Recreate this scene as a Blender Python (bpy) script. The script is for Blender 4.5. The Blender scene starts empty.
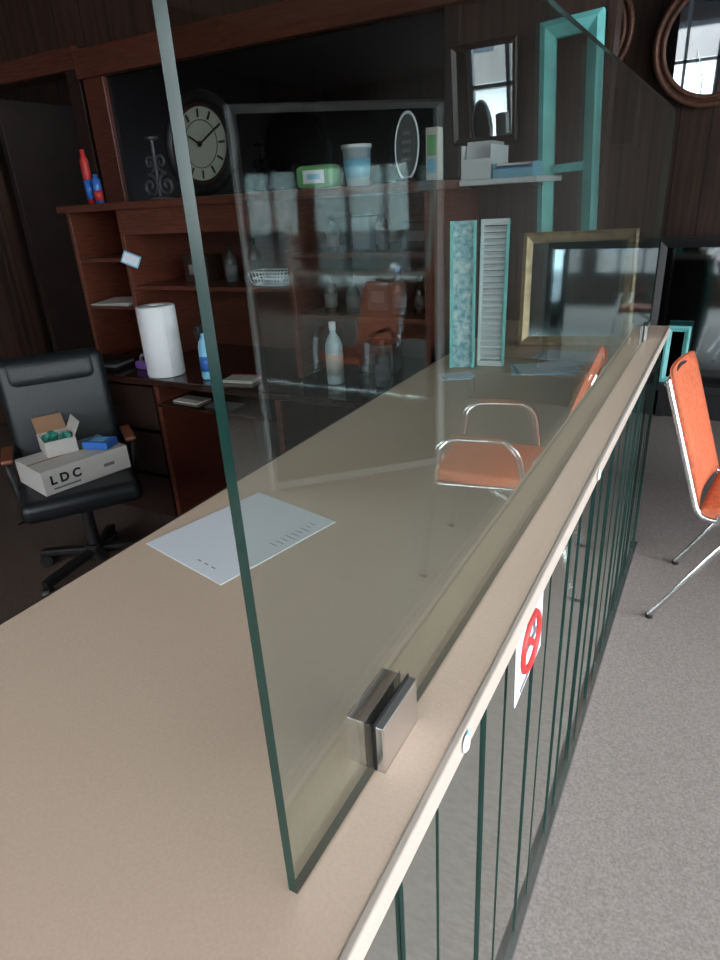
import bpy, math, random
from mathutils import Matrix, Vector, Euler
random.seed(4)
C=bpy.context.scene.collection
# ---------------- materials ----------------
def nt(name):
    m=bpy.data.materials.new(name); m.use_nodes=True
    return m,m.node_tree,m.node_tree.nodes['Principled BSDF']
def mat(name,col,rough=.5,metal=0,spec=.5,noise=0,nscale=40,bump=0,emit=0,trans=0,alpha=1,stretch=None,col2=None,coord='Object'):
    m,t,b=nt(name)
    b.inputs['Base Color'].default_value=(*col,1); b.inputs['Roughness'].default_value=rough
    b.inputs['Metallic'].default_value=metal; b.inputs['Specular IOR Level'].default_value=spec
    b.inputs['Transmission Weight'].default_value=trans
    if noise or bump or col2:
        tc=t.nodes.new('ShaderNodeTexCoord'); mp=t.nodes.new('ShaderNodeMapping')
        if stretch: mp.inputs['Scale'].default_value=stretch
        n=t.nodes.new('ShaderNodeTexNoise'); n.inputs['Scale'].default_value=nscale; n.inputs['Detail'].default_value=5
        t.links.new(tc.outputs[coord],mp.inputs[0]); t.links.new(mp.outputs[0],n.inputs['Vector'])
        if noise or col2:
            r=t.nodes.new('ShaderNodeValToRGB')
            c2=col2 or tuple(min(1,c*(1+noise)) for c in col); c1=col if col2 else tuple(c*(1-noise) for c in col)
            r.color_ramp.elements[0].position=.35; r.color_ramp.elements[1].position=.65
            r.color_ramp.elements[0].color=(*c1,1); r.color_ramp.elements[1].color=(*c2,1)
            t.links.new(n.outputs['Fac'],r.inputs[0]); t.links.new(r.outputs[0],b.inputs['Base Color'])
        if bump:
            bp=t.nodes.new('ShaderNodeBump'); bp.inputs['Strength'].default_value=bump; bp.inputs['Distance'].default_value=.004
            t.links.new(n.outputs['Fac'],bp.inputs['Height']); t.links.new(bp.outputs[0],b.inputs['Normal'])
    return m
def glassmat(name,tint=(.865,.90,.88),f0=.085,fmax=1.0):
    m=bpy.data.materials.new(name); m.use_nodes=True; t=m.node_tree; t.nodes.clear()
    o=t.nodes.new('ShaderNodeOutputMaterial'); mx=t.nodes.new('ShaderNodeMixShader')
    tr=t.nodes.new('ShaderNodeBsdfTransparent'); tr.inputs[0].default_value=(*tint,1)
    g=t.nodes.new('ShaderNodeBsdfGlossy'); g.inputs['Roughness'].default_value=0.0; g.inputs[0].default_value=(.95,1,.98,1)
    lw=t.nodes.new('ShaderNodeLayerWeight'); lw.inputs[0].default_value=.5
    p=t.nodes.new('ShaderNodeMath'); p.operation='POWER'; p.inputs[1].default_value=5
    ma=t.nodes.new('ShaderNodeMath'); ma.operation='MULTIPLY_ADD'; ma.inputs[1].default_value=fmax-f0; ma.inputs[2].default_value=f0
    t.links.new(lw.outputs['Facing'],p.inputs[0]); t.links.new(p.outputs[0],ma.inputs[0])
    t.links.new(ma.outputs[0],mx.inputs[0]); t.links.new(tr.outputs[0],mx.inputs[1]); t.links.new(g.outputs[0],mx.inputs[2])
    t.links.new(mx.outputs[0],o.inputs[0]); return m
M={}
M['lam']=mat('laminate_beige',(.60,.462,.355),.48,noise=.04,nscale=300)
M['trim']=mat('trim_cream',(.46,.40,.345),.5)
M['carpet']=mat('carpet',(.17,.148,.136),.95,col2=(.25,.22,.203),nscale=150,bump=.4)
M['carpet2']=mat('office_carpet',(.062,.040,.031),.95,col2=(.095,.064,.050),nscale=120,bump=.4)
M['wood']=mat('red_wood',(.098,.026,.014),.4,noise=.3,nscale=9,stretch=(1,1,12))
M['woodh']=mat('red_wood_h',(.10,.030,.017),.33,noise=.3,nscale=9,stretch=(1,12,12))
M['wooddk']=mat('dark_wood',(.022,.010,.007),.45,noise=.3,nscale=9,stretch=(10,1,1))
M['deskm']=mat('desk_gloss',(.03,.012,.008),.12,noise=.2,nscale=6,stretch=(1,10,1))
def panelling():
    m,t,b=nt('wood_panelling'); b.inputs['Roughness'].default_value=.45
    tc=t.nodes.new('ShaderNodeTexCoord'); mp=t.nodes.new('ShaderNodeMapping'); mp.inputs['Scale'].default_value=(12,12,.7)
    n=t.nodes.new('ShaderNodeTexNoise'); n.inputs['Scale'].default_value=3; n.inputs['Detail'].default_value=6
    t.links.new(tc.outputs['Object'],mp.inputs[0]); t.links.new(mp.outputs[0],n.inputs['Vector'])
    r=t.nodes.new('ShaderNodeValToRGB'); r.color_ramp.elements[0].color=(.022,.011,.008,1); r.color_ramp.elements[1].color=(.066,.032,.020,1)
    r.color_ramp.elements[0].position=.3; r.color_ramp.elements[1].position=.7
    t.links.new(n.outputs['Fac'],r.inputs[0])
    sx=t.nodes.new('ShaderNodeSeparateXYZ'); t.links.new(tc.outputs['Object'],sx.inputs[0])
    ad=t.nodes.new('ShaderNodeMath'); ad.operation='ADD'; t.links.new(sx.outputs[0],ad.inputs[0]); t.links.new(sx.outputs[1],ad.inputs[1])
    mu=t.nodes.new('ShaderNodeMath'); mu.operation='MULTIPLY'; mu.inputs[1].default_value=5; t.links.new(ad.outputs[0],mu.inputs[0])
    fr=t.nodes.new('ShaderNodeMath'); fr.operation='FRACT'; t.links.new(mu.outputs[0],fr.inputs[0])
    gt=t.nodes.new('ShaderNodeMath'); gt.operation='GREATER_THAN'; gt.inputs[1].default_value=.05; t.links.new(fr.outputs[0],gt.inputs[0])
    mx=t.nodes.new('ShaderNodeMix'); mx.data_type='RGBA'; mx.inputs[6].default_value=(.005,.003,.003,1)
    t.links.new(gt.outputs[0],mx.inputs[0]); t.links.new(r.outputs[0],mx.inputs[7]); t.links.new(mx.outputs[2],b.inputs['Base Color'])
    return m
M['panel']=panelling()
M['ceil']=mat('ceiling_paint',(.20,.18,.16),.9,noise=.1,nscale=20)
M['glass']=glassmat('clear_glass')
M['gedge']=mat('glass_edge',(.004,.032,.026),.2,spec=.5)
M['sedge']=mat('strip_edge',(.006,.032,.027),.3,spec=.4)
M['mirror']=mat('mirror_silver',(.60,.68,.72),.015,1)
M['mirrorf']=mat('mirror_front',(.70,.735,.69),.07,1)
M['mirrord']=mat('smoked_mirror',(.075,.09,.105),.05,1)
M['mirrorm']=mat('picture_glass',(.30,.36,.38),.05,1)
M['mirrorg']=mat('dull_picture_glass',(.17,.22,.24),.08,1)
M['chrome']=mat('chrome',(.75,.76,.78),.15,1)
M['steel']=mat('brushed_steel',(.70,.70,.71),.25,1)
M['black']=mat('black_plastic',(.009,.009,.010),.5)
M['leather']=mat('black_leather',(.008,.011,.014),.42,bump=.3,nscale=80)
M['orange']=mat('orange_vinyl',(.60,.14,.06),.6,noise=.18,nscale=60,bump=.15)
M['woodarm']=mat('arm_wood',(.20,.065,.03),.35)
M['paper']=mat('paper_white',(.72,.76,.82),.7)
M['ink']=mat('ink_grey',(.14,.14,.16),.7)
M['red']=mat('red_ink',(.48,.03,.03),.5)
M['white']=mat('white_plastic',(.66,.69,.72),.4)
M['card']=mat('white_card',(.50,.48,.45),.7)
M['brownc']=mat('brown_card',(.30,.17,.10),.8)
M['teal']=mat('turquoise_paint',(.17,.58,.56),.45,noise=.12,nscale=14)
M['teald']=mat('teal_pattern',(.10,.33,.40),.4,col2=(.55,.66,.70),nscale=60)
M['gold']=mat('gold_frame',(.40,.29,.17),.4,.4,noise=.25,nscale=30)
M['rope']=mat('copper_frame',(.15,.07,.045),.45,.3,noise=.3,nscale=50)
M['blue']=mat('blue_plastic',(.03,.14,.50),.35)
M['lblue']=mat('light_blue',(.20,.48,.66),.5)
M['green']=mat('green_pack',(.14,.36,.14),.5)
M['greens']=mat('green_stuff',(.03,.22,.16),.6,noise=.5,nscale=60)
M['purple']=mat('purple',(.15,.07,.3),.5)
M['face']=mat('clock_face',(.34,.34,.30),.6)
M['iron']=mat('iron',(.008,.008,.009),.5,.3)
M['iron2']=mat('wrought_iron',(.05,.05,.055),.5,.2)
M['towel']=mat('paper_towel',(.68,.70,.72),.9,bump=.4,nscale=120)
M['alu']=mat('aluminium_frame',(.38,.40,.41),.45)
M['tub']=mat('tub_plastic',(.45,.55,.6),.3)
M['amber']=mat('amber_bottle',(.05,.022,.012),.2)
M['gplast']=mat('grey_plastic',(.07,.075,.08),.4)
M['dlab']=mat('dull_label',(.16,.15,.15),.6)
M['street']=mat('asphalt',(.25,.25,.26),.9,noise=.1,nscale=3)
M['brick']=mat('facade',(.10,.09,.085),.9,noise=.2,nscale=1)
# ---------------- helpers ----------------
def empty(name,loc=(0,0,0),rot=(0,0,0)):
    e=bpy.data.objects.new(name,None); C.objects.link(e); e.location=loc; e.rotation_euler=rot; e.empty_display_size=.05; return e
def mesh(name,v,f,m=None,parent=None,loc=(0,0,0),rot=(0,0,0),smooth=False,mats=None,fm=None):
    me=bpy.data.meshes.new(name); me.from_pydata([tuple(p) for p in v],[],f); me.update()
    o=bpy.data.objects.new(name,me); C.objects.link(o); o.location=loc; o.rotation_euler=rot
    for k in (mats or [m]): me.materials.append(k)
    if fm:
        for i,p in enumerate(me.polygons): p.material_index=fm[i]
    if smooth:
        for p in me.polygons: p.use_smooth=True
    if parent: o.parent=parent
    return o
def box(name,c,s,m,parent=None,rot=(0,0,0),bev=0,mats=None,fm=None,seg=2):
    x,y,z=[k/2 for k in s]
    v=[(-x,-y,-z),(x,-y,-z),(x,y,-z),(-x,y,-z),(-x,-y,z),(x,-y,z),(x,y,z),(-x,y,z)]
    f=[(3,2,1,0),(4,5,6,7),(0,1,5,4),(1,2,6,5),(2,3,7,6),(3,0,4,7)] # bot,top,-y,+x,+y,-x
    o=mesh(name,v,f,m,parent,c,rot,mats=mats,fm=fm)
    if bev:
        b=o.modifiers.new('b','BEVEL'); b.width=bev; b.segments=seg
    return o
def bx(name,lo,hi,m,parent=None,bev=0,**k):
    return box(name,[(a+b)/2 for a,b in zip(lo,hi)],[b-a for a,b in zip(lo,hi)],m,parent,bev=bev,**k)
def lathe(name,prof,m,parent=None,loc=(0,0,0),rot=(0,0,0),n=36,sm=True):
    v=[];f=[]
    for r,z in prof:
        for i in range(n):
            a=2*math.pi*i/n; v.append((r*math.cos(a),r*math.sin(a),z))
    for j in range(len(prof)-1):
        for i in range(n):
            k=(i+1)%n; f.append((j*n+i,j*n+k,(j+1)*n+k,(j+1)*n+i))
    o=mesh(name,v,f,m,parent,loc,rot,smooth=sm)
    return o
def cyl(name,c,r,h,m,parent=None,rot=(0,0,0),n=28,r2=None):
    r2=r if r2 is None else r2
    o=lathe(name,[(0.0001,-h/2),(r,-h/2),(r,-h/2),(r2,h/2),(r2,h/2),(.0001,h/2)],m,parent,c,rot,n)
    md=o.modifiers.new('e','EDGE_SPLIT'); md.split_angle=.6
    return o
def tube(name,pts,r,m,parent=None,cyc=False,loc=(0,0,0),rot=(0,0,0),bez=False,res=6):
    cu=bpy.data.curves.new(name,'CURVE'); cu.dimensions='3D'; cu.bevel_depth=r; cu.bevel_resolution=res//2+1; cu.use_fill_caps=True
    P=[Vector(p) for p in pts]; out=[]
    n=len(P)
    for i,p in enumerate(P):
        if (not cyc) and (i==0 or i==n-1): out.append(p); continue
        a=P[(i-1)%n]; b=P[(i+1)%n]
        if bez: out.append(p); continue
        d=min(.045,(a-p).length*.45,(b-p).length*.45)
        s=p+(a-p).normalized()*d; e=p+(b-p).normalized()*d
        for k in range(6):
            t=k/5; out.append(s*(1-t)**2+p*2*t*(1-t)+e*t*t)
    sp=cu.splines.new('POLY'); sp.points.add(len(out)-1)
    for i,p in enumerate(out): sp.points[i].co=(*p,1)
    sp.use_cyclic_u=cyc
    o=bpy.data.objects.new(name,cu); C.objects.link(o); cu.materials.append(m); o.location=loc; o.rotation_euler=rot
    if parent: o.parent=parent
    return o
def torus(name,R,r,m,parent=None,loc=(0,0,0),rot=(0,0,0),sx=1,sz=1,n=48,k=12):
    v=[];f=[]
    for i in range(n):
        a=2*math.pi*i/n
        for j in range(k):
            b=2*math.pi*j/k; rr=R+r*math.cos(b); v.append((rr*math.cos(a)*sx,r*math.sin(b),rr*math.sin(a)*sz))
    for i in range(n):
        for j in range(k):
            f.append((i*k+j,((i+1)%n)*k+j,((i+1)%n)*k+(j+1)%k,i*k+(j+1)%k))
    return mesh(name,v,f,m,parent,loc,rot,smooth=True)
def disc(name,R,m,parent=None,loc=(0,0,0),rot=(0,0,0),sx=1,sz=1,t=.004,n=48):
    v=[];
    for y in (-t/2,t/2):
        for i in range(n):
            a=2*math.pi*i/n; v.append((R*math.cos(a)*sx,y,R*math.sin(a)*sz))
    f=[tuple(range(n)),tuple(range(2*n-1,n-1,-1))]+[(i,n+i,n+(i+1)%n,(i+1)%n) for i in range(n)]
    return mesh(name,v,f,m,parent,loc,rot)
def rframe(name,w,h,fw,t,m,inner,loc,rot,parent=None,extra=None):
    """upright picture / mirror frame in local XZ, origin bottom centre, front = -Y"""
    e=parent or empty(name,loc,rot)
    v=[];f=[]
    for (dx,y) in ((0,t/2),(0,-t/2),(fw*.35,-t*.75),(fw*.8,-t*.35),(fw,-t*.15),(fw,t/2)):
        v+=[(-w/2+dx,y,dx),(w/2-dx,y,dx),(w/2-dx,y,h-dx),(-w/2+dx,y,h-dx)]
    for j in range(5):
        for i in range(4):
            k=(i+1)%4; f.append((j*4+i,j*4+k,(j+1)*4+k,(j+1)*4+i))
    mesh('frame_moulding',v,f,m,e)
    if inner: box('pane',(0,t*.2,h/2),(w-2*fw+.004,.004,h-2*fw+.004),inner,e)
    return e
# ---------------- room shell ----------------
HC=1.05
XL,XR,YF,YB,ZC=-5.4,3.5,-2.9,5.5,3.0
fl=empty('floor')
bx('main_carpet',(XL-.2,YF-.2,-.1),(XR+.2,YB+2.2,0),M['carpet'],fl)
bx('office_carpet',(XL,YF,0.0),(-.86,2.995,.004),M['carpet2'],fl)
bx('ceiling',(XL-.2,YF-.2,ZC),(XR+.2,YB+2.2,ZC+.1),M['ceil'])
bx('wall_left',(XL-.15,YF,0),(XL,YB,ZC),M['panel'])
bx('wall_back',(XL,YB,0),(XR,YB+.15,ZC),M['panel'])
wo=empty('wall_office')
bx('wall_seg_1',(XL,3.0,0),(-4.55,3.12,ZC),M['panel'],wo)
bx('wall_seg_2',(-3.52,3.0,0),(-.52,3.12,ZC),M['panel'],wo)
bx('wall_seg_3',(-4.55,3.0,2.36),(-3.52,3.12,ZC),M['panel'],wo)
dr=empty('trim_2')
bx('casing_left',(-4.65,2.96,0.004),(-4.55,3.0,2.45),M['wooddk'],dr,.004)
bx('casing_right',(-3.52,2.96,0.004),(-3.42,3.0,2.45),M['wooddk'],dr,.004)
bx('casing_head',(-4.65,2.955,2.36),(-3.42,3.0,2.47),M['woodh'],dr,.004)
dl=empty('door_1')
bx('door_leaf',(-4.5,3.13,.01),(-4.45,4.05,2.34),M['wooddk'],dl,.004)
torus('door_knob',.02,.012,M['gold'],dl,loc=(-4.43,3.98,1.0))
tr=empty('trim_1')
bx('fascia',(-3.40,2.93,2.30),(-.55,3.0,2.44),M['woodh'],tr,.006)
bx('post_left',(-3.38,2.95,0.004),(-3.22,3.0,2.30),M['wood'],tr,.005)
sm=empty('smoked_wall_mirror')
box('smoked_pane',(-2.2,2.985,1.97),(2.04,.01,.66),M['mirrord'],sm)
bx('stile_right',(-1.19,2.955,1.66),(-1.12,2.998,2.30),M['wooddk'],sm,.004)
def window_wall(name,axis,fixed,lo,hi,openings,z0,z1,t=.15,wn=1):
    w=empty(name)
    def seg(a,b,za,zb,nm,m=M['panel']):
        if axis=='x': bx(nm,(a,fixed-t if fixed<0 else fixed,za),(b,fixed if fixed<0 else fixed+t,zb),m,w)
        else: bx(nm,(fixed,a,za),(fixed+t,b,zb),m,w)
    seg(lo,hi,0,z0,'sill_wall'); seg(lo,hi,z1,ZC,'lintel')
    cur=lo
    for i,(a,b) in enumerate(openings):
        seg(cur,a,z0,z1,'pier_%d'%i); cur=b
        wi=empty('window_%d'%(wn+i))
        def fb(p0,p1,q0,q1,nm):
            if axis=='x': bx(nm,(p0,fixed-.1,q0),(p1,fixed-.03,q1),M['gplast'],wi)
            else: bx(nm,(fixed+.03,p0,q0),(fixed+.1,p1,q1),M['gplast'],wi)
        fb(a,b,z0,z0+.06,'rail_b'); fb(a,b,z1-.06,z1,'rail_t'); fb(a,a+.06,z0,z1,'stile_a'); fb(b-.06,b,z0,z1,'stile_b')
        for q in (1,2): fb(a+(b-a)*q/3-.025,a+(b-a)*q/3+.025,z0,z1,'mullion_%d'%q)
        fb(a,b,z1-.52,z1-.46,'transom'); fb(a,b,z0+.75,z0+.80,'transom_low')
        L=bpy.data.lights.new('portal','AREA'); L.shape='RECTANGLE'; L.size=b-a; L.size_y=z1-z0; L.cycles.is_portal=True
        lo_=bpy.data.objects.new('window_portal',L); C.objects.link(lo_); lo_.parent=wi
        if axis=='x': lo_.location=((a+b)/2,fixed-.12,(z0+z1)/2); lo_.rotation_euler=(math.pi/2,0,math.pi)
        else: lo_.location=(fixed+.12,(a+b)/2,(z0+z1)/2); lo_.rotation_euler=(math.pi/2,0,math.pi/2)
    seg(cur,hi,z0,z1,'pier_end')
window_wall('wall_front','x',YF,XL,XR,[(-3.2,-1.7),(-1.4,.2),(.5,1.8),(2.0,3.3)],.55,2.75,wn=1)
window_wall('wall_right','y',XR,YF,YB,[(-2.6,-1.0),(-.8,1.1),(1.4,3.2)],.35,2.75,wn=5)
bx('street_ground',(-25,-25,-.25),(25,25,-.15),M['street'])
fa=empty('street_building')
bx('facade',(-12,-16,-.2),(12,-15,4.5),M['brick'],fa)
for i in range(9): bx('pane_%d'%i,(-11+i*2.6,-15.02,.8),(-9.4+i*2.6,-14.98,3.2),M['mirrord'],fa)
# ---------------- reception counter ----------------
X0,X1,Y0,Y1=-.883,-.19,-.9,2.93
co=empty('reception_counter')
bx('top',(X0,Y0,HC-.035),(X1-.003,Y1,HC),M['lam'],co)
bx('edge_trim_front',(X1-.003,Y0,HC-.034),(X1+.006,Y1,HC+.0012),M['trim'],co,.002)
bx('edge_trim_end',(X0,Y1,HC-.034),(X1+.006,Y1+.008,HC+.0012),M['trim'],co,.002)
bx('edge_trim_back',(X0-.006,Y0,HC-.036),(X0,Y1,HC),M['wooddk'],co)
bx('body',(X0+.03,Y0+.02,.005),(X1-.03,Y1-.01,HC-.035),M['wooddk'],co)
bx('base_rail',(X1-.03,Y0,.0),(X1-.004,Y1,.03),M['steel'],co)
y=.394-.277*5; i=0
while y<Y1-.02:
    for w,dx in ((.097,.003),(.180,.0)):
        y2=min(y+w,Y1-.005)
        if y2-y<.02: break
        if y>=Y0:
            tilt=random.uniform(-.018,.018)
            xo=X1-.024+dx
            box('mirror_strip_%d'%i,(xo,(y+y2)/2,(.03+HC-.035)/2),(.006,y2-y-.002,HC-.065),None,co,rot=(0,0,tilt),
                mats=[M['mirrorf'],M['sedge']],fm=[1,1,1,0,1,0]); i+=1
            box('strip_edge_%d'%i,(X1-.019,y2,(.03+HC-.035)/2),(.0065 if dx else .0045,.002,HC-.065),M['sedge'],co)
        y=y2
sg=empty('no_smoking_sign',(X1+.002,.82,.955),(math.radians(4),0,0))
box('sheet',(0,0,0),(.0015,.15,.135),M['paper'],sg,bev=0)
torus('ring',.046,.0065,M['red'],sg,loc=(.001,0,.005),rot=(0,0,math.pi/2))
box('slash',(.003,0,.005),(.002,.092,.011),M['red'],sg,rot=(math.radians(-45),0,0))
box('cigarette',(.0022,0,.005),(.001,.065,.010),M['ink'],sg)
box('smoke',(.0022,.02,.022),(.001,.008,.018),M['ink'],sg)
box('caption',(.0012,0,-.057),(.001,.1,.008),M['ink'],sg)
for j,(yy) in enumerate((.515,1.33)):
    e=empty('tape_blob' if j==0 else 'tape_blob.001',(X1+.0075,yy,HC-.014))
    o=lathe('blob',[(.0001,.005),(.006,.0045),(.010,.002),(.011,0),(.0001,0)],M['white'],e,rot=(0,math.pi/2,0),n=14)
    o.scale=(1.2,.8,1)
    box('tape',(.0005,.004,.004),(.001,.014,.016),M['lblue'] if j==0 else M['white'],e,rot=(.4,0,0))
# ---------------- sneeze guard glass ----------------
GX=-.255; T=.009
gg=empty('glass_partition')
box('pane_1',(GX,(.277+2.76)/2,(HC+.002+1.825)/2),(T,2.76-.277,1.825-HC-.002),None,gg,mats=[M['glass'],M['gedge']],fm=[1,1,1,0,1,0])
def clamp(nm,yc):
    e=empty(nm,(GX,yc,HC))
    box('plate_b',((T/2+.0065),0,.032),(.010,.084,.062),M['steel'],e,bev=.0015)
    box('plate_a',(-(T/2+.0125),0,.032),(.022,.084,.062),M['steel'],e,bev=.0015)  # inner plate thickened to stand in for the clamp's reflection in the glass
    for s in (-1,1): box('gasket_%s'%('a' if s<0 else 'b'),(s*(T/2+.0008),0,.033),(.0013,.085,.065),M['black'],e)
    box('foot',(0,0,.0015),(.032,.084,.003),M['steel'],e)
clamp('glass_clamp',.468); clamp('glass_clamp.001',2.64)
# ---------------- printed sheet on counter ----------------
pp=empty('printed_sheet',(-.722,.793,HC+.001),(0,0,math.radians(-13)))
box('sheet',(0,0,0),(.225,.268,.0012),M['paper'],pp)
for r in range(9):
    box('text_%d'%r,(.085+random.uniform(-.004,.004),.10-r*.012,.0008),(.022+random.uniform(-.010,.008),.0014,.0003),M['dlab'],pp)
for r in range(3): box('foot_%d'%r,(.02+.02*r,-.11,.0008),(.010,.002,.0003),M['dlab'],pp)
# ---------------- orange chairs ----------------
def chair(name,loc,rz):
    e=empty(name,loc,(0,0,rz)); W=.225
    for s,sd in ((-1,'near'),(1,'far')):
        y=s*W
        tube('upright_'+sd,[(-.145,y*.93,.965),(-.09,y*.93,.80),(.02,y*.93,.47),(.46,y*.93,.455)],.011,M['chrome'],e)
        tube('rear_leg_'+sd,[(.22,y*.95,.452),(.13,y,.40),(-.085,y*1.05,.012)],.011,M['chrome'],e)
        tube('front_leg_arm_'+sd,[(.52,y*1.12,.012),(.44,y*1.12,.64),(.39,y*1.12,.68),(.17,y*1.12,.69),(.12,y*1.12,.64),(.09,y*1.0,.462)],.010,M['chrome'],e)
        box('arm_pad_'+sd,(.28,y*1.12,.698),(.20,.030,.016),M['woodarm'],e,bev=.007)
        for q,(fx,fy) in enumerate(((-.085,y*1.05),(.52,y*1.12))):
            cyl('foot_%s_%d'%(sd,q),(fx,fy,.008),.014,.016,M['black'],e)
        tube('link_'+sd,[(.465,y*.93,.455),(.465,y*1.12,.455)],.009,M['chrome'],e)
    tube('top_bar',[(-.145,-W*.93,.95),(-.155,0,.97),(-.145,W*.93,.95)],.011,M['chrome'],e)
    tube('cross_bar',[(.22,-W*.95,.447),(.22,W*.95,.447)],.009,M['chrome'],e)
    v=[];f=[];nu,nv=10,10
    for side in (0,1):
        for i in range(nu+1):
            for j in range(nv+1):
                u=-1+2*i/nu; t=j/nv
                z=.51+t*.475; x=.0-.34*(z-.50)*.98+.02
                cush=.022*(1-abs(u)**4)*(1-abs(2*t-1)**4)+.006
                x+=-.02*(1-u*u)+(cush if side else -cush*.6)
                yy=u*(W*.93-.004)*(1-.10*max(0,t-.9)*10*abs(u)**3)
                v.append((x,yy,z))
    N=(nu+1)*(nv+1)
    for side in (0,1):
        for i in range(nu):
            for j in range(nv):
                a=side*N+i*(nv+1)+j; q=(a,a+1,a+nv+2,a+nv+1); f.append(q if side==0 else q[::-1])
    for i in range(nu):
        for j in (0,nv):
            a=i*(nv+1)+j; f.append((a,a+nv+1,a+nv+1+N,a+N))
    for j in range(nv):
        for i in (0,nu):
            a=i*(nv+1)+j; f.append((a,a+1,a+1+N,a+N))
    mesh('back_pad',v,f,M['orange'],e,smooth=True)
    box('seat_pad',(.25,0,.487),(.46,W*1.9,.055),M['orange'],e,rot=(0,math.radians(-2),0),bev=.022,seg=4)
    return e
chair('orange_armchair',(.035,2.60,0),math.radians(-7))
# ---------------- counter far-end items ----------------
gf=rframe('gold_picture_frame',.40,.41,.035,.03,M['gold'],M['mirrorg'],(-.48,2.48,HC+.002),(math.radians(-14),0,math.radians(14)))
box('easel_back',(0,.07,.17),(.05,.006,.34),M['wooddk'],gf,rot=(math.radians(22),0,0))
tf=rframe('turquoise_window_frame',.23,1.13,.058,.035,M['teal'],None,(-.59,2.82,HC+.002),(math.radians(-4),math.radians(-3.5),0))
box('rail_mid',(0,-.0,.62),(.12,.03,.03),M['teal'],tf)
sh=empty('turquoise_panel',(-.765,2.06,HC+.002),(math.radians(-4),0,math.radians(20)))
box('board',(0,0,.235),(.066,.02,.47),M['teald'],sh,bev=.002)
for sx in (-1,1): box('stile_%d'%sx,(sx*.037,-.004,.235),(.010,.03,.47),M['teal'],sh)
s2=empty('louvred_shutter',(-.68,2.11,HC+.002),(math.radians(-4),0,math.radians(10)))
for sx in (-1,1): box('stile_%d'%sx,(sx*.040,0,.235),(.010,.03,.47),M['white'] if sx<0 else M['teal'],s2,bev=.002)
for k in range(22): box('slat_%d'%k,(0,0,.03+k*.0195),(.072,.018,.009),M['white'],s2,rot=(math.radians(35),0,0))
for k in (0,1): box('rail_%d'%k,(0,0,.009+k*.452),(.085,.03,.018),M['white'],s2)
for k,(px,py,rz) in enumerate(((-.50,2.10,.3),(-.46,2.27,-.2),(-.74,1.93,.5))):
    e=empty('loose_papers' if k==0 else 'loose_papers.%03d'%k,(px,py,HC+.001+.006*(k%2)),(0,0,rz))
    sc_=1 if k<2 else .5
    for q in range(3): box('sheet_%d'%q,(q*.01*sc_,q*.006,.001+.0015*q),(.2*sc_,.14*sc_,.001),M['paper'] if q!=1 else M['lblue'],e,rot=(0,0,q*.1))
# ---------------- hutch / desk ----------------
hu=empty('wooden_hutch_desk')
HX0,HX1=-3.07,-1.02; HY0,HY1=2.40,2.94; DZ=.85; TZ=1.65
bx('hutch_top',(HX0-.03,HY0-.03,TZ-.035),(HX1+.03,HY1,TZ),M['woodh'],hu,.005)
bx('desk_top',(HX0-.03,2.15,DZ-.035),(HX1,HY1,DZ),M['deskm'],hu,.006)
for k,x in enumerate((HX0,-2.70,-1.70,HX1-.03)):
    bx('upright_%d'%k,(x,HY0,DZ),(x+.025,HY1,TZ-.035),M['wood'],hu,.002)
bx('back_panel',(HX0,HY1-.012,DZ),(HX1,HY1,TZ-.035),M['wood'],hu)
for k,z in enumerate((1.13,1.37)): bx('cubby_shelf_%d'%k,(HX0+.025,HY0+.01,z),(-2.70,HY1-.012,z+.018),M['woodh'],hu)
bx('valance',(-2.675,HY0+.0,1.50),(-1.70,HY0+.02,TZ-.035),M['woodh'],hu)
bx('shelf_mid',(-2.675,HY0+.02,1.235),(-1.70,HY1-.012,1.253),M['woodh'],hu)
for k,z in enumerate((1.12,1.38)): bx('right_shelf_%d'%k,(-1.675,HY0+.02,z),(HX1-.03,HY1-.012,z+.018),M['woodh'],hu)
for k,x in enumerate((HX0,-2.45,-1.70,HX1-.03)):
    bx('desk_side_%d'%k,(x,2.2,.004),(x+.03,HY1,DZ-.035),M['wood'],hu,.003)
bx('desk_back',(HX0,HY1-.03,.1),(HX1,HY1-.012,DZ-.035),M['wooddk'],hu)
for k in range(3):
    bx('drawer_%d'%k,(HX0+.035,2.19,.06+k*.25),(-2.455,2.21,.29+k*.25),M['wooddk'],hu,.004)
    tube('drawer_pull_%d'%k,[(-2.82,2.19,.18+k*.25),(-2.82,2.165,.18+k*.25),(-2.7,2.165,.18+k*.25),(-2.7,2.19,.18+k*.25)],.005,M['iron'],hu)
bx('keyboard_tray',(-2.42,2.18,.70),(-1.70,2.6,.715),M['deskm'],hu,.003)
ws=empty('wall_shelf')
bx('board',(-.985,2.60,1.625),(-.68,2.998,1.645),M['white'],ws,.003)
for x in (-.95,-.72): tube('bracket_%d'%int(-x*100),[(x,2.99,1.54),(x,2.97,1.612),(x,2.66,1.618)],.004,M['iron'],ws)
# ---- desk items
pt=empty('paper_towel_roll',(-2.40,2.26,DZ+.001))
lathe('roll',[(.02,0),(.088,0),(.092,.006),(.092,.330),(.088,.336),(.022,.336),(.02,.32),(.02,0)],M['towel'],pt)
box('loose_flap',(.066,-.058,.168),(.05,.002,.33),M['towel'],pt,rot=(0,0,.7))
sb=empty('spray_bottle',(-2.12,2.26,DZ+.001))
lathe('body',[(.0001,0),(.03,0),(.034,.01),(.034,.15),(.026,.18),(.013,.2),(.013,.22)],M['lblue'],sb)
box('head',(.0,-.015,.238),(.028,.06,.04),M['black'],sb,bev=.006)
box('trigger',(0,-.045,.21),(.012,.01,.05),M['black'],sb,rot=(.3,0,0),bev=.003)
lathe('label',[(.0345,.04),(.035,.04),(.035,.11),(.0345,.11)],M['blue'],sb)
lp=empty('notebook_stack',(-2.84,2.27,DZ+.001),(0,0,.1))
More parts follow.
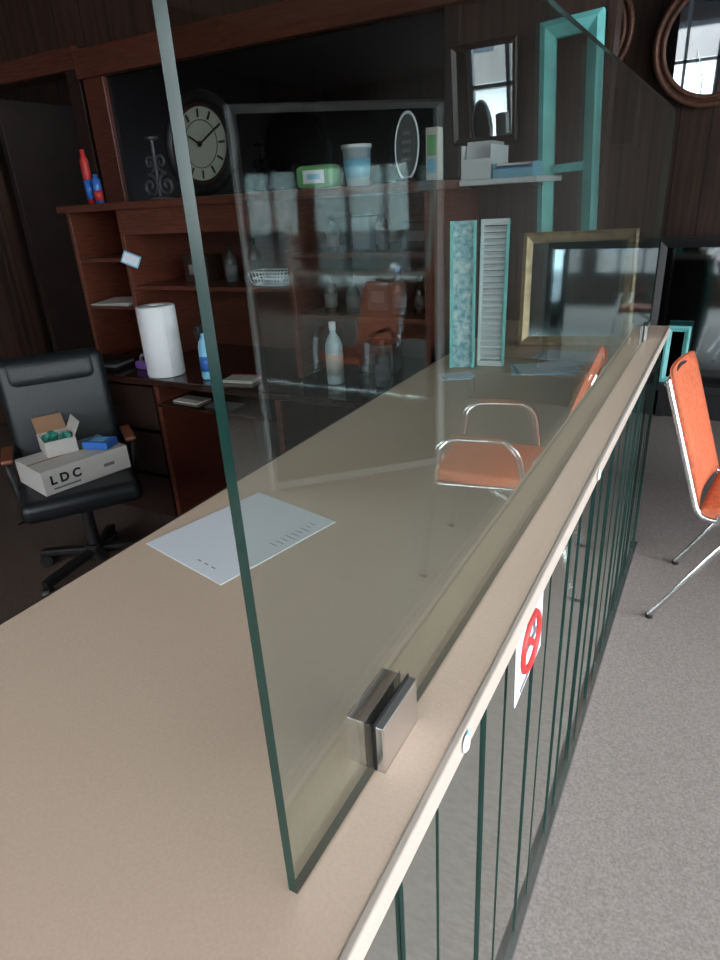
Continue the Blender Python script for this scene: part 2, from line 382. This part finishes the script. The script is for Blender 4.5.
for k in range(3): box('book_%d'%k,(k*.006,0,.009+k*.017),(.22,.15,.016),M['black'] if k!=1 else M['ink'],lp,rot=(0,0,.06*k),bev=.002)
pu=empty('tape_dispenser',(-2.60,2.31,DZ+.001))
box('body',(0,0,.02),(.10,.05,.04),M['purple'],pu,bev=.01); torus('tape',.022,.008,M['ink'],pu,loc=(0,0,.05))
pd=empty('notepad',(-1.93,2.27,DZ+.001),(0,0,.2)); box('pad',(0,0,.008),(.15,.10,.014),M['card'],pd); box('binding',(0,.047,.008),(.152,.01,.018),M['red'],pd)
for k,(x,yy) in enumerate(((-2.28,2.28),(-2.05,2.26))):
    e=empty('envelope' if k==0 else 'envelope.001',(x,yy,.7165),(0,0,.1*k-.05)); box('body',(0,0,.004),(.17,.10,.006),M['gplast'] if k else M['card'],e); box('flap',(0,.02,.0075),(.16,.05,.001),M['dlab'],e)
e=empty('paper_pile',(-2.87,2.52,1.149),(0,0,.1))
for k in range(4): box('sheet_%d'%k,(k*.004,-.02*k,.003+k*.006),(.22,.26,.003),M['card'],e,rot=(0,0,.08*k))
e=empty('card_note',(-2.64,2.385,1.385),(math.radians(70),.35,.2)); box('card',(0,0,0),(.10,.06,.002),M['lblue'],e); box('inner',(0,0,.0012),(.085,.045,.0005),M['paper'],e)
def wbasket(name,loc):
    wb=empty(name,loc)
    for z,s in ((0,.85),(.03,.92),(.06,1)):
        tube('ring_%d'%int(z*1000),[(-.11*s,-.06*s,z+.003),(.11*s,-.06*s,z+.003),(.11*s,.06*s,z+.003),(-.11*s,.06*s,z+.003)],.003,M['white'],wb,cyc=True)
    for k in range(11):
        x=-.10+.02*k; tube('wire_%d'%k,[(x,-.06,.06),(x*.85,-.052,.003),(x*.85,.052,.003),(x,.06,.06)],.0018,M['white'],wb)
wbasket('wire_basket',(-1.87,2.52,1.254))
def bottle(name,loc,h,r,m,cap,lab):
    e=empty(name,loc)
    lathe('body',[(.0001,0),(r*.95,0),(r,.006),(r,h*.62),(r*.8,h*.72),(r*.35,h*.82),(r*.33,h*.9)],m,e)
    lathe('cap',[(r*.38,h*.88),(r*.4,h*.89),(r*.4,h),(.0001,h)],cap,e)
    lathe('label',[(r*1.01,h*.15),(r*1.03,h*.15),(r*1.03,h*.5),(r*1.01,h*.5)],lab,e)
k=0
for (x,yy,z,h,r,m,c,l) in ((-1.55,2.50,1.139,.17,.028,'amber','black','dlab'),(-1.46,2.54,1.139,.13,.03,'gplast','dlab','dlab'),(-1.22,2.52,1.139,.19,.03,'gplast','blue','ink'),(-1.14,2.56,1.139,.15,.026,'amber','white','dlab'),
   (-1.52,2.50,1.399,.14,.026,'gplast','black','dlab'),(-1.30,2.54,1.399,.16,.028,'amber','black','ink'),(-1.48,2.38,DZ+.001,.27,.038,'tub','white','card'),(-1.25,2.40,DZ+.001,.20,.034,'gplast','black','ink'),
   (-2.2,2.62,1.254,.16,.03,'gplast','black','ink'),(-2.08,2.66,1.254,.2,.032,'amber','black','dlab')):
    bottle('supply_bottle' if k==0 else 'supply_bottle.%03d'%k,(x,yy,z),h,r,M[m],M[c],M[l]); k+=1
k=0
for (x,z,w,h,m) in ((-1.35,1.139,.11,.12,'gplast'),(-1.16,1.399,.14,.10,'wooddk'),(-1.38,DZ+.001,.16,.13,'gplast'),(-1.42,1.399,.09,.13,'ink'),(-2.4,1.254,.16,.12,'wooddk')):
    e=empty('supply_box' if k==0 else 'supply_box.%03d'%k,(x,2.64,z),(0,0,.1*(k%3-1))); box('body',(0,0,h/2),(w,.12,h),M[m],e,bev=.002); box('lid',(0,0,h+.004),(w+.006,.126,.008),M['black'],e); box('label',(0,-.0605,h*.5),(w*.6,.001,h*.4),M['dlab'],e); k+=1
# ---- top-of-hutch items
tz=TZ+.001
cb=empty('spray_can_pair',(-3.0,2.55,tz))
for k,(x,m,h) in enumerate(((-.03,M['red'],.26),(.03,M['blue'],.14))):
    lathe('can_%d'%k,[(.0001,0),(.022,0),(.022,h*.8),(.016,h*.86),(.012,h*.88),(.012,h),(.0001,h)],m,cb,(x,0,0)); lathe('band_%d'%k,[(.0222,h*.1),(.0228,h*.1),(.0228,h*.45),(.0222,h*.45)],M['blue'] if k==0 else M['red'],cb,(x,0,0))
ch=empty('scroll_candle_holder',(-2.53,2.55,tz))
def spiral(n,cx,cz,r0,turns,dirn,a0):
    pts=[]
    for i in range(n):
        t=i/(n-1); a=a0+dirn*turns*2*math.pi*t; r=r0*(1-t*.85); pts.append((cx+r*math.cos(a),0,cz+r*math.sin(a)))
    return pts
tube('stem',[(0,0,.01),(0,0,.27)],.009,M['iron2'],ch)
for s in (-1,1):
    tube('scroll_low_%d'%s,spiral(36,s*.055,.062,.055,1.4,s,math.pi/2),.0085,M['iron2'],ch,bez=True)
    tube('scroll_up_%d'%s,spiral(36,s*.036,.165,.038,1.4,-s,-math.pi/2),.007,M['iron2'],ch,bez=True)
lathe('cup',[(.0001,.26),(.03,.262),(.035,.275),(.03,.275),(.0001,.268)],M['iron2'],ch)
lathe('foot',[(.0001,0),(.06,0),(.055,.01),(.008,.016)],M['iron2'],ch)
ck=empty('mantel_clock',(-2.25,2.58,tz+.222),(math.radians(-4),0,0))
torus('case',.195,.026,M['iron'],ck); torus('inner_rim',.165,.012,M['wooddk'],ck)
disc('backing',.19,M['wooddk'],ck,loc=(0,.012,0),t=.02); disc('dial',.160,M['face'],ck,loc=(0,-.002,0))
for k in range(12):
    a=k*math.pi/6; box('numeral_%d'%k,(.128*math.sin(a),-.006,.128*math.cos(a)),(.010,.002,.035),M['iron'],ck,rot=(0,a,0))
torus('minute_track',.100,.0015,M['iron'],ck,loc=(0,-.005,0))
for nm,a,l in (('hand_hour',math.radians(300),.075),('hand_minute',math.radians(60),.115)):
    box(nm,(math.sin(a)*l/2,-.009,math.cos(a)*l/2),(.008,.002,l),M['iron'],ck,rot=(0,a,0))
disc('hub',.012,M['iron'],ck,loc=(0,-.01,0))
e=empty('tissue_packet',(-1.58,2.52,tz),(0,0,.05)); box('pack',(0,0,.045),(.18,.09,.088),M['green'],e,bev=.02); box('label',(0,-.046,.045),(.1,.002,.05),M['white'],e); box('stripe',(0,-.0475,.045),(.06,.001,.02),M['lblue'],e)
e=empty('plastic_tub',(-1.41,2.55,tz)); lathe('body',[(.0001,0),(.045,0),(.058,.14),(.06,.14)],M['tub'],e); lathe('lid',[(.0001,.152),(.062,.152),(.063,.138),(.06,.138)],M['white'],e); lathe('label',[(.0485,.03),(.0495,.03),(.057,.10),(.056,.10)],M['lblue'],e)
e=empty('oval_sign',(-1.16,2.50,tz+.125),(math.radians(-5),0,0)); torus('rim',.115,.006,M['white'],e,sx=.42); disc('plate',.113,M['gplast'],e,sx=.42); 
for k in range(4): box('letter_%d'%k,(0,-.004,.045-.03*k),(.03+.01*(k%2),.001,.012),M['dlab'],e)
box('foot',(0,.0,-.118),(.07,.05,.012),M['wooddk'],e)
e=empty('small_carton',(-1.055,2.52,tz)); box('body',(0,0,.09),(.05,.05,.18),M['card'],e,bev=.002); box('panel',(0,-.0255,.12),(.036,.001,.07),M['green'],e); box('panel_low',(0,-.0255,.05),(.036,.001,.05),M['lblue'],e)
def basket(name,loc,w,d,h,m):
    e=empty(name,loc)
    for nm,c,s in (('base',(0,0,.003),(w,d,.006)),('front',(0,-d/2,h*.3),(w,.004,h*.6)),('back',(0,d/2,h/2),(w,.004,h)),('side_a',(-w/2,0,h/2),(.004,d,h)),('side_b',(w/2,0,h/2),(.004,d,h))): box(nm,c,s,m,e)
    return e
tz2=1.646
e=basket('letter_tray',(-.925,2.73,tz2),.115,.22,.12,M['white'])
for k in range(7): box('card_%d'%k,(0,-.08+.024*k,.075),(.10,.003,.12),M['paper'] if k%2 else M['white'],e,rot=(-.25,0,0))
e=basket('brochure_tray',(-.78,2.70,tz2),.15,.16,.05,M['lblue'])
for k in range(4): box('brochure_%d'%k,(0,0,.012+.012*k),(.135,.14,.006),M['paper'] if k%2 else M['blue'],e,rot=(.05,0,.03*k))
# ---------------- mirrors on walls ----------------
rframe('small_wall_mirror',.28,.36,.022,.02,M['wooddk'],M['mirror'],(-1.0,2.94,1.79),(math.radians(7),0,0))
def rmirror(name,loc,R,tilt=6,rz=0):
    e=empty(name,loc,(math.radians(tilt),0,rz)); torus('rim_outer',R,.022,M['rope'],e,k=10); torus('rim_inner',R-.045,.018,M['rope'],e,k=10)
    disc('rim_band',R,M['rope'],e,loc=(0,.012,0),t=.02); disc('glass',R-.045,M['mirror'],e,loc=(0,-.002,0)); 
    tube('hanger',[(0,.01,R-.01),(0,.05,R+.05)],.004,M['iron'],e)
    return e
rmirror('round_wall_mirror',(-.30,5.38,2.40),.36,7,math.radians(3))
rmirror('round_wall_mirror.001',(-1.15,5.38,2.55),.32,6)
rframe('rectangular_wall_mirror',.30,.40,.03,.02,M['wooddk'],M['mirrorm'],(-.88,5.44,1.82),(math.radians(5),0,0))
bc=empty('low_black_bench'); bx('top',(-.35,4.95,.20),(1.3,5.48,.25),M['black'],bc,.004); bx('front_panel',(-.30,5.0,.0),(1.25,5.02,.2),M['black'],bc)
for k,x in enumerate((-.33,.45,1.24)): bx('leg_%d'%k,(x,4.98,0),(x+.05,5.45,.2),M['black'],bc)
rframe('black_framed_mirror',1.25,.98,.07,.03,M['black'],M['mirrorm'],(.14,5.18,.252),(math.radians(-2),0,0))
rframe('turquoise_picture_frame',.16,.40,.04,.02,M['teal'],M['mirrord'],(-.26,5.02,.252),(math.radians(-8),0,0))
rframe('standing_mirror',1.12,2.05,.038,.04,M['alu'],M['mirrorm'],(1.345,3.19,.0),(0,0,math.radians(-44)))
# ---------------- office chair ----------------
ang=math.atan2(-.57,.82)
oc=empty('office_chair',(-2.50,1.70,.004),(0,0,ang))
def cushion(name,c,s,m,parent,rot):
    o=box(name,c,s,m,parent,rot,bev=min(s)*.42,seg=5)
    for pl in o.data.polygons: pl.use_smooth=True
    return o
cushion('seat',(0,0,.455),(.50,.50,.10),M['leather'],oc,(0,0,0))
cushion('backrest',(-.31,0,.76),(.11,.48,.50),M['leather'],oc,(0,math.radians(-10),0))
cushion('headroll',(-.34,0,.93),(.13,.42,.16),M['leather'],oc,(0,math.radians(-10),0))
for s in (-1,1):
    tube('arm_%d'%s,[(-.27,s*.24,.50),(-.26,s*.26,.60),(-.04,s*.27,.60),(-.02,s*.25,.44)],.016,M['black'],oc)
    box('arm_wood_%d'%s,(-.13,s*.265,.617),(.22,.05,.022),M['woodarm'],oc,bev=.009)
cyl('gas_lift',(0,0,.26),.028,.30,M['black'],oc); box('tilt_plate',(0,0,.395),(.2,.2,.03),M['black'],oc)
tube('lever',[(0,0,.39),(.05,-.22,.37),(.09,-.28,.365)],.006,M['black'],oc)
for k in range(5):
    a=k*2*math.pi/5+.3; box('spoke_%d'%k,(.15*math.cos(a),.15*math.sin(a),.095),(.30,.045,.035),M['black'],oc,rot=(0,.12,a),bev=.008)
    cyl('caster_%d'%k,(.29*math.cos(a),.29*math.sin(a),.03),.03,.035,M['black'],oc,rot=(math.pi/2,0,a+.5))
cyl('hub',(0,0,.11),.04,.08,M['black'],oc)
rz=math.radians(-13)
bxp=empty('shipping_carton',(-2.50,1.70,.511),(0,0,rz))
box('body',(0,0,.055),(.27,.40,.11),M['card'],bxp,bev=.003); box('seam',(0,0,.1105),(.012,.40,.001),M['brownc'],bxp)
def text(s,loc,rot,size,m,parent):
    cu=bpy.data.curves.new('label_text','FONT'); cu.body=s; cu.size=size; cu.extrude=.0008; cu.align_x='CENTER'; cu.align_y='CENTER'; cu.offset=.002
    o=bpy.data.objects.new('label_text',cu); C.objects.link(o); cu.materials.append(m); o.location=loc; o.rotation_euler=rot; o.parent=parent
text('L D C',(.136,-.10,.060),(math.pi/2,0,math.pi/2),.055,M['iron'],bxp)
box('label_strip',(.1355,-.10,.022),(.001,.12,.008),M['ink'],bxp); box('label_strip_2',(.1355,.10,.05),(.001,.05,.015),M['ink'],bxp)
sc=empty('open_carton',(-2.58,1.70,.623),(0,0,math.radians(-25)))
for nm,c,s in (('base',(0,0,.002),(.16,.13,.004)),('wall_f',(0,-.065,.035),(.16,.004,.07)),('wall_b',(0,.065,.035),(.16,.004,.07)),('wall_l',(-.08,0,.035),(.004,.13,.07)),('wall_r',(.08,0,.035),(.004,.13,.07))): box(nm,c,s,M['card'],sc)
box('flap_back',(-.11,0,.10),(.004,.13,.085),M['brownc'],sc,rot=(0,-.75,0)); box('flap_side',(0,.08,.10),(.15,.004,.07),M['card'],sc,rot=(-.5,0,0))
for k in range(9): box('filling_%d'%k,(random.uniform(-.055,.055),random.uniform(-.04,.04),.055+random.uniform(0,.02)),(.045,.035,.02),M['greens'],sc,rot=(random.random(),random.random(),random.random()*3),bev=.006)
bb=empty('blue_tape_pack',(-2.42,1.80,.622),(0,0,.3)); box('pack',(0,0,.02),(.13,.09,.035),M['blue'],bb,bev=.006); box('label',(0,0,.0385),(.07,.05,.001),M['lblue'],bb)
# ---------------- world ----------------
w=bpy.data.worlds.new('World'); bpy.context.scene.world=w; w.use_nodes=True
b=w.node_tree.nodes['Background']; b.inputs[0].default_value=(.90,.95,1,1); b.inputs[1].default_value=17.5
# ---------------- camera ----------------
cd=bpy.data.cameras.new('camera'); cam=bpy.data.objects.new('camera',cd); C.objects.link(cam)
cd.lens=636/960*36; cd.sensor_width=36; cd.clip_start=.02
R=Matrix(((.8748,-.1525,.4598),(.4815,.3810,-.7893),(-.0549,.9121,.4062)))
cam.matrix_world=Matrix.Translation((0,0,1.61))@R.to_quaternion().to_matrix().to_4x4()
bpy.context.scene.camera=cam
bpy.context.scene.view_settings.view_transform='Standard'
